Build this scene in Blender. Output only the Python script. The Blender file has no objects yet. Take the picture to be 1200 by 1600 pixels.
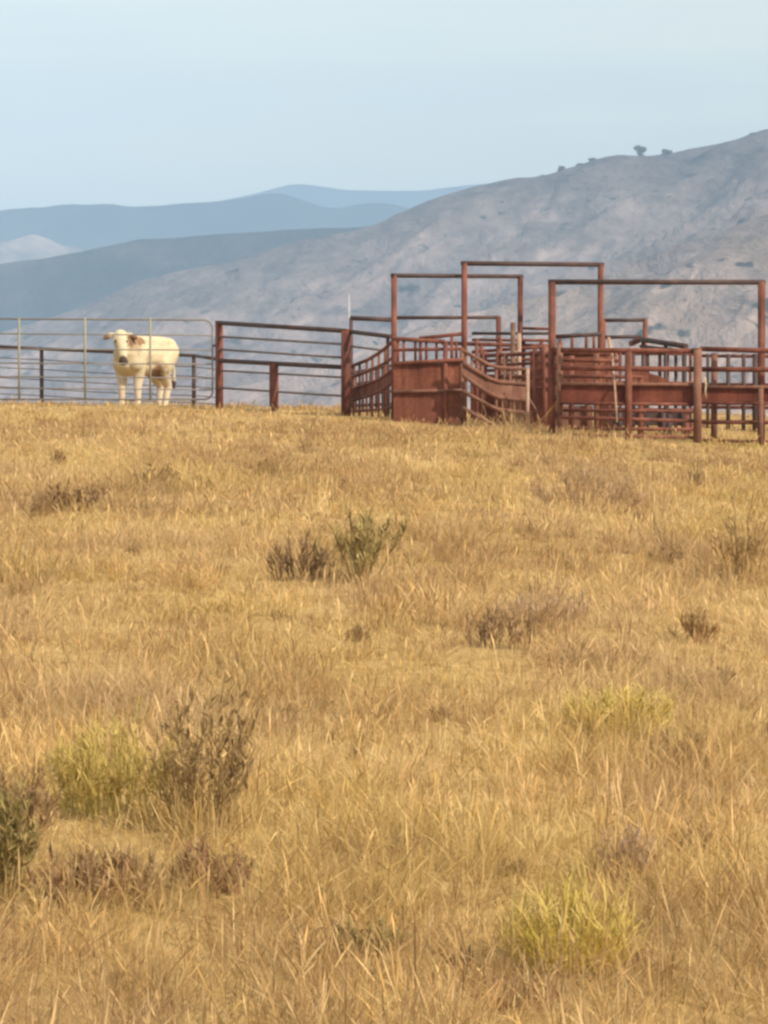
import bpy, bmesh, math, random
import numpy as np
from mathutils import Vector, Matrix, noise as mnoise

random.seed(7)
RNG = np.random.default_rng(11)
sc = bpy.context.scene
COL = sc.collection
R = math.radians

# ------------------------------------------------------------------ camera model
F = 4600.0                      # focal length in photo pixels (photo is 1200 x 1600)
EYE = 1.6
PITCH = math.atan(100.0 / F)    # eye level lies on photo row 700
CP, SP = math.cos(PITCH), math.sin(PITCH)


def ray(px, py):
    u = (px - 600.0) / F
    v = (800.0 - py) / F
    return Vector((u, CP + v * SP, -SP + v * CP))


def W(px, py, d):
    r = ray(px, py)
    k = d / r.y
    return Vector((r.x * k, d, EYE + r.z * k))


# ------------------------------------------------------------------ numpy noise
def _hash(ix, iy, seed):
    n = (ix.astype(np.int64) * 374761393 + iy.astype(np.int64) * 668265263 + seed * 1442695041) & 0x7fffffff
    n = ((n ^ (n >> 13)) * 1274126177) & 0x7fffffff
    n = (n ^ (n >> 16)) & 0xffff
    return n / 65535.0


def vnoise(x, y, seed=0):
    x = np.asarray(x, float); y = np.asarray(y, float)
    x0 = np.floor(x); y0 = np.floor(y)
    fx = x - x0; fy = y - y0
    fx = fx * fx * fx * (fx * (fx * 6 - 15) + 10); fy = fy * fy * fy * (fy * (fy * 6 - 15) + 10)
    a = _hash(x0, y0, seed); b = _hash(x0 + 1, y0, seed)
    c = _hash(x0, y0 + 1, seed); d = _hash(x0 + 1, y0 + 1, seed)
    return (a * (1 - fx) + b * fx) * (1 - fy) + (c * (1 - fx) + d * fx) * fy


def fbm(x, y, seed=0, octs=4, gain=0.5):
    s = 0.0; a = 1.0; t = 0.0; f = 1.0
    for o in range(octs):
        s = s + a * vnoise(x * f + 17.3 * o, y * f - 9.1 * o, seed + o * 31)
        t += a; a *= gain; f *= 2.03
    return s / t


def ridged(x, y, seed=0, octs=4):
    s = 0.0; a = 1.0; t = 0.0; f = 1.0
    for o in range(octs):
        n = 1 - np.abs(2 * vnoise(x * f + 5.7 * o, y * f + 3.3 * o, seed + o * 13) - 1)
        s = s + a * n * n; t += a; a *= 0.5; f *= 2.1
    return s / t


# ------------------------------------------------------------------ terrain
_D = np.arange(-4000, 40000, 1.0)
_S = np.interp(_D, [-4000, -80, -10, 48, 60, 78, 300, 480, 700, 40000], [0, 0, .0425, .0425, 0.0, -.17, -.17, -.11, 0, 0])
_H = np.cumsum(_S)
_H = _H - np.interp(0, _D, _H)


def ground(x, y):
    x = np.asarray(x, float); y = np.asarray(y, float)
    h = np.interp(y, _D, _H)
    xs = 18 * np.tanh(x / 18)
    cross = -.015 * xs - .049 * np.log1p(np.exp(np.clip(xs, -30, 30))) + .049 * math.log(2)
    bump = .42 * np.exp(-((x - 6.5) / 3.6) ** 2 - ((y - 60) / 6) ** 2)
    fade = np.clip((400 - np.abs(y)) / 300, 0, 1)
    und = .16 * (fbm(x / 5.0, y / 5.0, 3, 3) - .5) + .07 * (fbm(x / 1.1, y / 1.1, 5, 2) - .5)
    return h + cross + bump + und * fade


def gz(x, y):
    return float(ground(np.array([x]), np.array([y]))[0])


def on_ground(px, py):
    """Where the photo's pixel meets the grass slope."""
    r = ray(px, py)
    ds = np.arange(4.0, 70.0, .05)
    xs = r.x / r.y * ds
    zs = EYE + r.z / r.y * ds
    below = zs < ground(xs, ds)
    i = int(np.argmax(below)) if below.any() else len(ds) - 1
    return Vector((xs[i], ds[i], gz(xs[i], ds[i])))


# ------------------------------------------------------------------ materials
def new_mat(name):
    m = bpy.data.materials.new(name); m.use_nodes = True
    nt = m.node_tree
    for n in list(nt.nodes):
        nt.nodes.remove(n)
    out = nt.nodes.new('ShaderNodeOutputMaterial')
    return m, nt, out


def N(nt, typ, **kw):
    n = nt.nodes.new(typ)
    for k, v in kw.items():
        setattr(n, k, v)
    return n


def ramp(nt, src, stops, interp='LINEAR'):
    r = nt.nodes.new('ShaderNodeValToRGB')
    r.color_ramp.interpolation = interp
    el = r.color_ramp.elements
    while len(el) < len(stops):
        el.new(0.5)
    for e, (p, c) in zip(el, stops):
        e.position = p; e.color = (*c, 1)
    nt.links.new(src, r.inputs['Fac'])
    return r.outputs['Color']


def noise_fac(nt, scale, detail=6, rough=.55, coord='Object', stretch=(1, 1, 1), distort=0.0):
    tc = nt.nodes.new('ShaderNodeTexCoord')
    mp = nt.nodes.new('ShaderNodeMapping'); mp.inputs['Scale'].default_value = stretch
    nt.links.new(tc.outputs[coord], mp.inputs['Vector'])
    n = nt.nodes.new('ShaderNodeTexNoise')
    n.inputs['Scale'].default_value = scale; n.inputs['Detail'].default_value = detail
    n.inputs['Roughness'].default_value = rough; n.inputs['Distortion'].default_value = distort
    nt.links.new(mp.outputs['Vector'], n.inputs['Vector'])
    return n.outputs['Fac']


def mixc(nt, fac, a, b, blend='MIX'):
    m = nt.nodes.new('ShaderNodeMix'); m.data_type = 'RGBA'; m.blend_type = blend
    if isinstance(fac, float):
        m.inputs[0].default_value = fac
    else:
        nt.links.new(fac, m.inputs[0])
    for i, v in ((6, a), (7, b)):
        if isinstance(v, tuple):
            m.inputs[i].default_value = (*v, 1)
        else:
            nt.links.new(v, m.inputs[i])
    return m.outputs[2]


def bsdf(nt, out, color, rough=.8, spec=.3, metal=0.0, bump=None, bstr=.3, bdist=.01):
    b = nt.nodes.new('ShaderNodeBsdfPrincipled')
    if isinstance(color, tuple):
        b.inputs['Base Color'].default_value = (*color, 1)
    else:
        nt.links.new(color, b.inputs['Base Color'])
    b.inputs['Roughness'].default_value = rough
    b.inputs['Specular IOR Level'].default_value = spec
    b.inputs['Metallic'].default_value = metal
    if bump is not None:
        bn = nt.nodes.new('ShaderNodeBump'); bn.inputs['Strength'].default_value = bstr
        bn.inputs['Distance'].default_value = bdist
        nt.links.new(bump, bn.inputs['Height']); nt.links.new(bn.outputs['Normal'], b.inputs['Normal'])
    nt.links.new(b.outputs[0], out.inputs['Surface'])
    return b


def patch_mat(name, stops, scale=6, rough=.85, fine=40, streak=None, fine_stops=((.3, (.75, .75, .75)), (.7, (1.15, 1.15, 1.15))), bstr=.3, bdist=.006, spec=.25, coord='Object'):
    m, nt, out = new_mat(name)
    f = noise_fac(nt, scale, 6, .6, coord)
    c = ramp(nt, f, stops)
    g = noise_fac(nt, fine, 4, .6, coord)
    c = mixc(nt, 1.0, c, ramp(nt, g, list(fine_stops)), 'MULTIPLY')
    if streak:
        k = noise_fac(nt, streak, 5, .65, coord, stretch=(3.5, 3.5, .35))
        c = mixc(nt, 1.0, c, ramp(nt, k, [(.34, (.55, .5, .48)), (.5, (1, 1, 1)), (.66, (1.28, 1.36, 1.4))]), 'MULTIPLY')
    bsdf(nt, out, c, rough, spec, bump=g, bstr=bstr, bdist=bdist)
    return m


M_RUST = patch_mat('rust_paint', [(.3, (.095, .032, .020)), (.5, (.165, .053, .032)), (.66, (.22, .080, .048)), (.8, (.25, .125, .08))], 3.5, .75, streak=1.6)
M_SHEET = patch_mat('rust_sheet', [(.3, (0.136, 0.042, 0.023)), (.5, (0.180, 0.058, 0.030)), (.7, (0.218, 0.082, 0.044))], 1.6, .75, fine=18, streak=1.2)
M_BAND = patch_mat('rust_sheet_deep', [(.3, (0.106, 0.028, 0.015)), (.5, (0.145, 0.038, 0.020)), (.7, (0.187, 0.056, 0.031))], 2.0, .75, fine=14, streak=1.2)
M_DULL = patch_mat('weathered_rust', [(.3, (0.132, 0.056, 0.036)), (.5, (0.198, 0.089, 0.056)), (.7, (0.251, 0.132, 0.086))], 4, .8)
M_DARK = patch_mat('dark_pipe', [(.3, (.045, .028, .026)), (.55, (.075, .045, .04)), (.75, (.12, .065, .05))], 5, .6)
M_STEEL = patch_mat('dull_grey_tube', [(.3, (.17, .15, .135)), (.6, (.25, .22, .19)), (.8, (.31, .27, .21))], 3, .7)
M_STAY = patch_mat('pale_weathered_stay', [(.3, (.25, .23, .17)), (.6, (.32, .29, .21)), (.8, (.28, .24, .16))], 6, .8)
M_WIRE = patch_mat('grey_wire', [(.3, (.12, .10, .10)), (.7, (.21, .17, .16))], 8, .6)
M_WOOD = patch_mat('weathered_wood', [(.3, (0.096, 0.048, 0.032)), (.55, (0.192, 0.104, 0.068)), (.75, (0.272, 0.176, 0.128))], 5, .9)
M_PALEWOOD = patch_mat('bleached_wood', [(.3, (0.300, 0.180, 0.120)), (.55, (0.413, 0.277, 0.203)), (.75, (0.465, 0.345, 0.270))], 5, .9)
M_WHITE = patch_mat('white_paint', [(.3, (.42, .42, .44)), (.7, (.55, .55, .56))], 5, .6)
M_ROPE = patch_mat('pale_rope', [(.3, (.42, .34, .22)), (.7, (.6, .5, .34))], 30, .95)


def attr_mat(name, translucent=.3, rough=.75, spec=.2, vary=0.12, attr='tint', scale=1.2):
    """Leaf and blade colour kept per blade, with a slow drift over the hillside."""
    m, nt, out = new_mat(name)
    a = nt.nodes.new('ShaderNodeAttribute'); a.attribute_name = attr
    f = noise_fac(nt, scale, 4, .6)
    c = mixc(nt, 1.0, a.outputs['Color'], ramp(nt, f, [(.3, (1 - vary,) * 3), (.7, (1 + vary,) * 3)]), 'MULTIPLY')
    b = nt.nodes.new('ShaderNodeBsdfPrincipled')
    nt.links.new(c, b.inputs['Base Color'])
    b.inputs['Roughness'].default_value = rough; b.inputs['Specular IOR Level'].default_value = spec
    t = nt.nodes.new('ShaderNodeBsdfTranslucent'); nt.links.new(c, t.inputs['Color'])
    mx = nt.nodes.new('ShaderNodeMixShader'); mx.inputs[0].default_value = translucent
    nt.links.new(b.outputs[0], mx.inputs[1]); nt.links.new(t.outputs[0], mx.inputs[2])
    nt.links.new(mx.outputs[0], out.inputs['Surface'])
    return m


M_GRASS = attr_mat('dry_grass', .35)
M_LEAF = attr_mat('weed_leaf', .25, .7)
M_STALK = attr_mat('weed_stalk', .05, .85, scale=8)


# ------------------------------------------------------------------ scene bookkeeping
def tag(o, label=None, cat=None, group=None, kind=None):
    if label: o['label'] = label
    if cat: o['category'] = cat
    if group: o['group'] = group
    if kind: o['kind'] = kind
    return o


def thing(name, label, cat, loc, group=None):
    o = bpy.data.objects.new(name, None); COL.objects.link(o)
    o.empty_display_size = .2
    o.location = loc
    return tag(o, label, cat, group)


def link_mesh(name, me, mat, parent=None):
    o = bpy.data.objects.new(name, me); COL.objects.link(o)
    if mat is not None:
        me.materials.append(mat)
    if parent is not None:
        o.parent = parent
    return o


class MB:
    """Collects tubes and plates in world space; build() links them as one mesh under a thing."""
    def __init__(self):
        self.bm = bmesh.new()

    def tube(self, pts, r, n=10, r2=None):
        pts = [Vector(p) for p in pts]
        k = len(pts)
        rings = []
        up0 = None
        for i, p in enumerate(pts):
            if i == 0: t = pts[1] - p
            elif i == k - 1: t = p - pts[i - 1]
            else: t = (pts[i + 1] - p).normalized() + (p - pts[i - 1]).normalized()
            t.normalize()
            if up0 is None:
                up0 = Vector((0, 0, 1)) if abs(t.z) < .9 else Vector((1, 0, 0))
            s = t.cross(up0)
            if s.length < 1e-5: s = t.orthogonal()
            s.normalize(); u = s.cross(t); up0 = u
            rr = r if r2 is None else r + (r2 - r) * i / (k - 1)
            rings.append([self.bm.verts.new(p + s * math.cos(a) * rr + u * math.sin(a) * rr)
                          for a in (2 * math.pi * j / n for j in range(n))])
        for a, b in zip(rings, rings[1:]):
            for j in range(n):
                f = self.bm.faces.new((a[j], a[(j + 1) % n], b[(j + 1) % n], b[j])); f.smooth = True
        self.bm.faces.new(rings[0][::-1]); self.bm.faces.new(rings[-1])
        return self

    def plate(self, quad, th, nx=1, wav=0.0):
        """A sheet of thickness th given by its corners (bottom left, bottom right, top right, top left)."""
        a, b, c, d = [Vector(q) for q in quad]
        nrm = (b - a).cross(d - a).normalized() * th * .5
        front, back = [], []
        for i in range(nx + 1):
            t = i / nx
            off = nrm.normalized() * (wav * math.sin(t * 9.0 + 1.0)) if wav else Vector((0, 0, 0))
            lo, hi = a.lerp(b, t) + off, d.lerp(c, t) + off
            front.append((self.bm.verts.new(lo - nrm), self.bm.verts.new(hi - nrm)))
            back.append((self.bm.verts.new(lo + nrm), self.bm.verts.new(hi + nrm)))
        nf = self.bm.faces.new
        for i in range(nx):
            (p, q), (r_, s) = front[i], front[i + 1]
            (e, g), (h, k) = back[i], back[i + 1]
            nf((p, r_, s, q)); nf((e, g, k, h)); nf((q, s, k, g)); nf((p, e, h, r_))
        nf((front[0][0], front[0][1], back[0][1], back[0][0]))
        nf((front[-1][0], back[-1][0], back[-1][1], front[-1][1]))
        return self

    def build(self, name, mat, parent):
        bmesh.ops.recalc_face_normals(self.bm, faces=self.bm.faces)
        me = bpy.data.meshes.new(name)
        off = parent.location if parent is not None else Vector((0, 0, 0))
        bmesh.ops.translate(self.bm, verts=self.bm.verts, vec=-Vector(off))
        self.bm.to_mesh(me); self.bm.free()
        return link_mesh(name, me, mat, parent)


def children(o):
    return list(o.children)


def copy_tree(o, parent=None):
    c = o.copy(); COL.objects.link(c); c.parent = parent
    for ch in children(o):
        copy_tree(ch, c)
    return c


# ------------------------------------------------------------------ ground sheet
def build_ground():
    ang = np.concatenate([np.linspace(-180, -26, 45, endpoint=False), np.linspace(-26, 26, 209), np.linspace(26, 180, 46)[1:]])
    rad = np.concatenate([np.arange(.6, 80, .33), np.geomspace(80, 9300, 90)])
    A, Rr = np.meshgrid(np.radians(ang), rad, indexing='ij')
    X = np.sin(A) * Rr; Y = np.cos(A) * Rr
    Z = ground(X, Y)
    na, nr = X.shape
    verts = np.stack([X.ravel(), Y.ravel(), Z.ravel()], 1)
    centre = len(verts)
    verts = np.vstack([verts, [[0, 0, gz(0, 0)]]])
    i = np.arange(na - 1)[:, None] * nr + np.arange(nr - 1)[None]
    quads = np.stack([i, i + 1, i + nr + 1, i + nr], -1).reshape(-1, 4)
    faces = [tuple(q) for q in quads.tolist()]
    faces += [(centre, int(k * nr), int((k + 1) * nr)) for k in range(na - 1)]
    me = bpy.data.meshes.new('ground')
    me.from_pydata(verts.tolist(), [], faces)
    me.polygons.foreach_set('use_smooth', [True] * len(me.polygons))
    bm = bmesh.new(); bm.from_mesh(me)
    bmesh.ops.remove_doubles(bm, verts=bm.verts, dist=1e-4)
    bmesh.ops.recalc_face_normals(bm, faces=bm.faces)
    bm.to_mesh(me); bm.free()
    m, nt, out = new_mat('straw_litter_soil')
    c = ramp(nt, noise_fac(nt, .7, 8, .65), [(.3, (.32, .205, .085)), (.5, (.43, .29, .115)), (.68, (.50, .35, .15))])
    fine = noise_fac(nt, 26, 5, .7, stretch=(1, .5, 1))
    c = mixc(nt, 1.0, c, ramp(nt, fine, [(.3, (.6, .57, .52)), (.7, (1.2, 1.2, 1.2))]), 'MULTIPLY')
    bsdf(nt, out, c, .95, .1, bump=fine, bstr=.8, bdist=.03)
    return tag(link_mesh('ground', me, m), kind='structure')


build_ground()


# ------------------------------------------------------------------ hills
def hill_mat(name, stops, scale, fine_scale, fine_lo=.55, scrub=None, climb=None, gully=None):
    m, nt, out = new_mat(name)
    f = noise_fac(nt, scale, 7, .62, stretch=(1, .35, 2.0), distort=.6)
    c = ramp(nt, f, stops)
    g = noise_fac(nt, fine_scale, 5, .7, stretch=(1, .4, 1.5))
    c = mixc(nt, 1.0, c, ramp(nt, g, [(.32, (fine_lo,) * 3), (.62, (1.1, 1.1, 1.1))]), 'MULTIPLY')
    if scrub:
        s = noise_fac(nt, scrub[0], 3, .6, stretch=(1, .5, 1))
        k = ramp(nt, s, [(scrub[1], (0, 0, 0)), (scrub[1] + .05, (1, 1, 1))])
        c = mixc(nt, k, c, (.026, .028, .022))
    if climb:   # scrub thickens towards the ridge, dry grass lower down
        tc = nt.nodes.new('ShaderNodeTexCoord'); sx = nt.nodes.new('ShaderNodeSeparateXYZ'); nt.links.new(tc.outputs['Object'], sx.inputs[0])
        mr = nt.nodes.new('ShaderNodeMapRange'); mr.inputs['From Min'].default_value = climb[0]; mr.inputs['From Max'].default_value = climb[1]
        ad = nt.nodes.new('ShaderNodeMath'); ad.operation = 'MULTIPLY_ADD'; ad.inputs[1].default_value = climb[2]
        nt.links.new(f, ad.inputs[0]); nt.links.new(sx.outputs['Z'], ad.inputs[2]); nt.links.new(ad.outputs[0], mr.inputs['Value'])
        c = mixc(nt, 1.0, c, ramp(nt, mr.outputs[0], [(0, (1.75, 1.6, 1.5)), (1, (.6, .62, .64))]), 'MULTIPLY')
    t = noise_fac(nt, fine_scale * .22, 6, .75, stretch=(1, .3, 1.2), distort=1.2)
    c = mixc(nt, 1.0, c, ramp(nt, t, [(.36, (.62, .64, .66)), (.5, (1, 1, 1)), (.64, (1.15, 1.13, 1.12))]), 'MULTIPLY')
    if gully:   # bare gullies and cattle trails running slantwise down the slope
        for rot, sc_, lo, colr in ((38, 1.0, .61, (1.32, 1.29, 1.27)), (27, 1.3, .62, (.68, .70, .73)), (50, 2.2, .62, (1.25, 1.23, 1.21))):
            tc = nt.nodes.new('ShaderNodeTexCoord'); m1 = nt.nodes.new('ShaderNodeMapping'); m1.inputs['Rotation'].default_value = (0, R(rot), 0)
            m2 = nt.nodes.new('ShaderNodeMapping'); m2.inputs['Scale'].default_value = (.16, .10, 1)
            n = nt.nodes.new('ShaderNodeTexNoise'); n.inputs['Scale'].default_value = gully * sc_; n.inputs['Detail'].default_value = 5; n.inputs['Roughness'].default_value = .6; n.inputs['Distortion'].default_value = .5
            nt.links.new(tc.outputs['Object'], m1.inputs['Vector']); nt.links.new(m1.outputs[0], m2.inputs['Vector']); nt.links.new(m2.outputs[0], n.inputs['Vector'])
            c = mixc(nt, 1.0, c, ramp(nt, n.outputs['Fac'], [(lo - .07, (1, 1, 1)), (lo + .05, colr)]), 'MULTIPLY')
    if gully:   # single bushes dotted over the slope
        tc = nt.nodes.new('ShaderNodeTexCoord')
        for vs, th, keep in ((.055, .15, .55), (.11, .15, .62)):
            v = nt.nodes.new('ShaderNodeTexVoronoi'); v.inputs['Scale'].default_value = vs
            nt.links.new(tc.outputs['Object'], v.inputs['Vector'])
            near = nt.nodes.new('ShaderNodeMath'); near.operation = 'LESS_THAN'; near.inputs[1].default_value = th
            nt.links.new(v.outputs['Distance'], near.inputs[0])
            sep = nt.nodes.new('ShaderNodeSeparateColor'); nt.links.new(v.outputs['Color'], sep.inputs[0])
            some = nt.nodes.new('ShaderNodeMath'); some.operation = 'GREATER_THAN'; some.inputs[1].default_value = keep
            nt.links.new(sep.outputs[0], some.inputs[0])
            both = nt.nodes.new('ShaderNodeMath'); both.operation = 'MULTIPLY'
            nt.links.new(near.outputs[0], both.inputs[0]); nt.links.new(some.outputs[0], both.inputs[1])
            c = mixc(nt, both.outputs[0], c, (.035, .038, .03))
        h = noise_fac(nt, gully * .6, 7, .6, stretch=(1, .35, 1), distort=.4)
        bsdf(nt, out, c, .95, .05, bump=h, bstr=1.0, bdist=11)
    else:
        bsdf(nt, out, c, .95, .05)
    return m


def build_hill(name, sil, D, foot, zbase, mat, seed, amp, spur, jag=.03, px0=-1700, px1=2900, pw=1.15, back=1.5):
    px = np.concatenate([np.linspace(px0, -60, 60, endpoint=False), np.linspace(-60, 1260, 330, endpoint=False), np.linspace(1260, px1, 60)])
    sx, sy = zip(*sil)
    py = np.interp(px, sx, sy)
    py = np.convolve(np.pad(py, 3, mode='edge'), np.ones(7) / 7, mode='valid')
    t = np.concatenate([np.linspace(0, 1, 90, endpoint=False), np.linspace(1, back, 24)])
    PX, T = np.meshgrid(px, t, indexing='ij')
    PY = np.repeat(py[:, None], len(t), 1)
    dist = foot + (D - foot) * T
    X = (PX - 600) / F * dist
    Y = dist
    Hr = EYE + D * (700 - PY) / F
    Hr = Hr + jag * (Hr - zbase) * (fbm(X / spur * 3.0, PX * 0 + .5, seed + 9, 4) - .5)
    prof = np.where(T <= 1, np.clip(T, 0, 1) ** pw, 1 - .75 * np.clip((T - 1) / (back - 1), 0, 1) ** 1.2)
    Z = zbase + (Hr - zbase) * prof
    mask = np.where(T <= 1, np.sin(np.pi * np.clip(T, 0, 1) ** .8) ** .7, np.sin(np.pi * np.clip((T - 1) / (back - 1), 0, 1)) * .6)
    wx = X + spur * .5 * (fbm(X / spur * .7, Y / spur * .3, seed + 77, 3) - .5)
    rn = ridged((wx - .55 * Y) / spur, (Y + .4 * wx) / spur * .30, seed, 6)
    Z = Z + amp * (Hr - zbase) * (rn - .55) * mask
    verts = np.stack([X.ravel(), Y.ravel(), Z.ravel()], 1)
    nr = len(t)
    i = np.arange(len(px) - 1)[:, None] * nr + np.arange(nr - 1)[None]
    quads = np.stack([i, i + nr, i + nr + 1, i + 1], -1).reshape(-1, 4)
    me = bpy.data.meshes.new(name)
    me.from_pydata(verts.tolist(), [], [tuple(q) for q in quads.tolist()])
    me.polygons.foreach_set('use_smooth', [True] * len(me.polygons))
    return tag(link_mesh(name, me, mat), kind='structure')


TAN = (.175, .146, .138); PALE = (.29, .243, .232); SCRUB = (.042, .045, .046); FOREST = (.03, .033, .033)
m_near = hill_mat('scrub_hillside', [(.30, (.075, .07, .07)), (.42, (.12, .10, .096)), (.56, TAN), (.74, PALE)], .0065, .045, .6, (.030, .66), climb=(90, 330, 160), gully=.045)
m_toe = hill_mat('dry_grass_hillside', [(.30, (.11, .09, .072)), (.42, TAN), (.6, (.20, .155, .12)), (.75, PALE)], .006, .05, .7, (.040, .63), climb=(60, 220, 100), gully=.06)
m_mid = hill_mat('wooded_hillside', [(.40, FOREST), (.55, (.042, .044, .042)), (.63, (.11, .09, .072)), (.70, PALE)], .0024, .02, .6, gully=.03)
m_bare = hill_mat('bare_hillside', [(.38, (.07, .07, .065)), (.5, (.20, .165, .15)), (.62, (.52, .42, .38))], .0032, .014, .8)
m_far = hill_mat('far_wooded_hillside', [(.35, (.02, .028, .03)), (.55, (.04, .045, .045)), (.68, (.15, .13, .12))], .0016, .008, .7)

build_hill('hill', [(-1700, 900), (400, 600), (700, 500), (800, 474), (900, 450), (960, 424), (1000, 404), (1060, 381), (1130, 358), (1200, 335), (1400, 280), (2900, 120)],
           1500, 750, -55, m_toe, 41, .22, 120)
build_hill('hill', [(-1700, 700), (-200, 560), (0, 520), (120, 482), (215, 442), (280, 427), (350, 415), (400, 398), (480, 378), (540, 366),
                    (590, 352), (640, 325), (700, 303), (740, 292), (800, 280), (860, 272), (900, 257), (940, 246), (1000, 244), (1100, 234), (1140, 225), (1180, 209), (1200, 202), (1400, 150), (2900, -60)],
           2200, 1100, -60, m_near, 5, .34, 190, pw=1.05)
build_hill('hill', [(-1700, 470), (-300, 430), (0, 411), (60, 406), (120, 399), (180, 386), (215, 376), (270, 373), (310, 368), (350, 365), (400, 364), (450, 360),
                    (500, 357), (560, 357), (600, 352), (900, 380), (2900, 500)],
           2650, 1900, -60, m_mid, 19, .26, 260)
build_hill('hill', [(-1700, 330), (-200, 365), (-60, 372), (0, 381), (18, 374), (30, 376), (46, 366), (58, 371), (72, 370), (98, 386), (125, 388), (150, 398), (190, 398), (300, 412), (600, 430), (2900, 520)],
           3800, 3000, -60, m_bare, 23, .26, 260)
build_hill('mountain', [(-1700, 320), (-200, 338), (0, 331), (40, 329), (80, 324), (130, 319), (160, 317), (200, 320), (260, 318), (330, 315), (370, 310), (410, 305), (432, 303),
                        (470, 314), (500, 321), (530, 326), (570, 321), (600, 319), (640, 327), (720, 345), (900, 370), (2900, 420)],
           4600, 3900, -60, m_far, 29, .24, 420)
build_hill('mountain', [(-1700, 345), (0, 345), (200, 335), (340, 316), (400, 303), (440, 292), (462, 287), (490, 290), (540, 298), (600, 299), (660, 299), (720, 292), (780, 286), (900, 300), (2900, 330)],
           6500, 5300, -60, m_far, 37, .16, 600, jag=.006, back=1.25)


# ------------------------------------------------------------------ plants
def set_tint(me, cols):
    a = me.attributes.new('tint', 'FLOAT_COLOR', 'POINT')
    a.data.foreach_set('color', np.concatenate([cols, np.ones((len(cols), 1))], 1).astype(np.float32).ravel())


def strips(base, az, lean, height, width, curl, prof, cols, twist=None):
    """Blades: rows of two vertices up a bent spine, pointed at the tip. All arguments are arrays over blades."""
    n = len(base); rows = len(prof)
    ts = np.linspace(0, 1, rows)
    dirx, diry = np.cos(az), np.sin(az)
    tw = az + (np.pi / 2 if twist is None else twist)
    sxv, syv = np.cos(tw), np.sin(tw)
    V = np.zeros((n, rows * 2 - 1, 3))
    hx = np.zeros(n); hz = np.zeros(n)
    for k in range(rows):
        if k:
            a = lean + curl * (ts[k] - .5 / (rows - 1))
            a = np.minimum(a, 2.2)
            ds = height / (rows - 1)
            hx = hx + np.sin(a) * ds; hz = hz + np.cos(a) * ds
        c = base + np.stack([dirx * hx, diry * hx, hz], 1)
        if k < rows - 1:
            w = (width * prof[k] * .5)[:, None] if np.ndim(prof[k]) else (width * prof[k] * .5)[:, None]
            s = np.stack([sxv, syv, np.zeros(n)], 1)
            V[:, 2 * k] = c - s * w; V[:, 2 * k + 1] = c + s * w
        else:
            V[:, 2 * k] = c
    vper = rows * 2 - 1
    fl = []
    for k in range(rows - 2):
        fl.append([2 * k, 2 * k + 1, 2 * k + 3, 2 * k + 2])
    tri = [2 * (rows - 2), 2 * (rows - 2) + 1, 2 * (rows - 1)]
    off = (np.arange(n) * vper)[:, None]
    loops = np.concatenate([np.array(f)[None] + off for f in fl] + [np.array(tri)[None] + off], 1)
    sizes = np.tile(np.array([4] * len(fl) + [3]), n)
    C = np.repeat(cols, vper, 0)
    return V.reshape(-1, 3), loops.ravel(), sizes, C


def mesh_from(name, parts):
    vs, ls, ss, cs = [], [], [], []
    o = 0
    for V, L, S, C in parts:
        vs.append(V); ls.append(L + o); ss.append(S); cs.append(C); o += len(V)
    V = np.concatenate(vs); L = np.concatenate(ls); S = np.concatenate(ss); C = np.concatenate(cs)
    me = bpy.data.meshes.new(name)
    me.vertices.add(len(V)); me.vertices.foreach_set('co', V.astype(np.float32).ravel())
    me.loops.add(len(L)); me.loops.foreach_set('vertex_index', L.astype(np.int32))
    me.polygons.add(len(S))
    st = np.concatenate([[0], np.cumsum(S)[:-1]]).astype(np.int32)
    me.polygons.foreach_set('loop_start', st)
    me.update(calc_edges=True)
    set_tint(me, C)
    return me


GOLD = np.array([.565, .382, .150]); STRAW = np.array([.70, .53, .28]); TANC = np.array([.49, .32, .145])
BROWN = np.array([.24, .145, .072]); MAUVE = np.array([.42, .285, .165]); YGREEN = np.array([.47, .39, .10]); OLIVE = np.array([.20, .175, .06])


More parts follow.
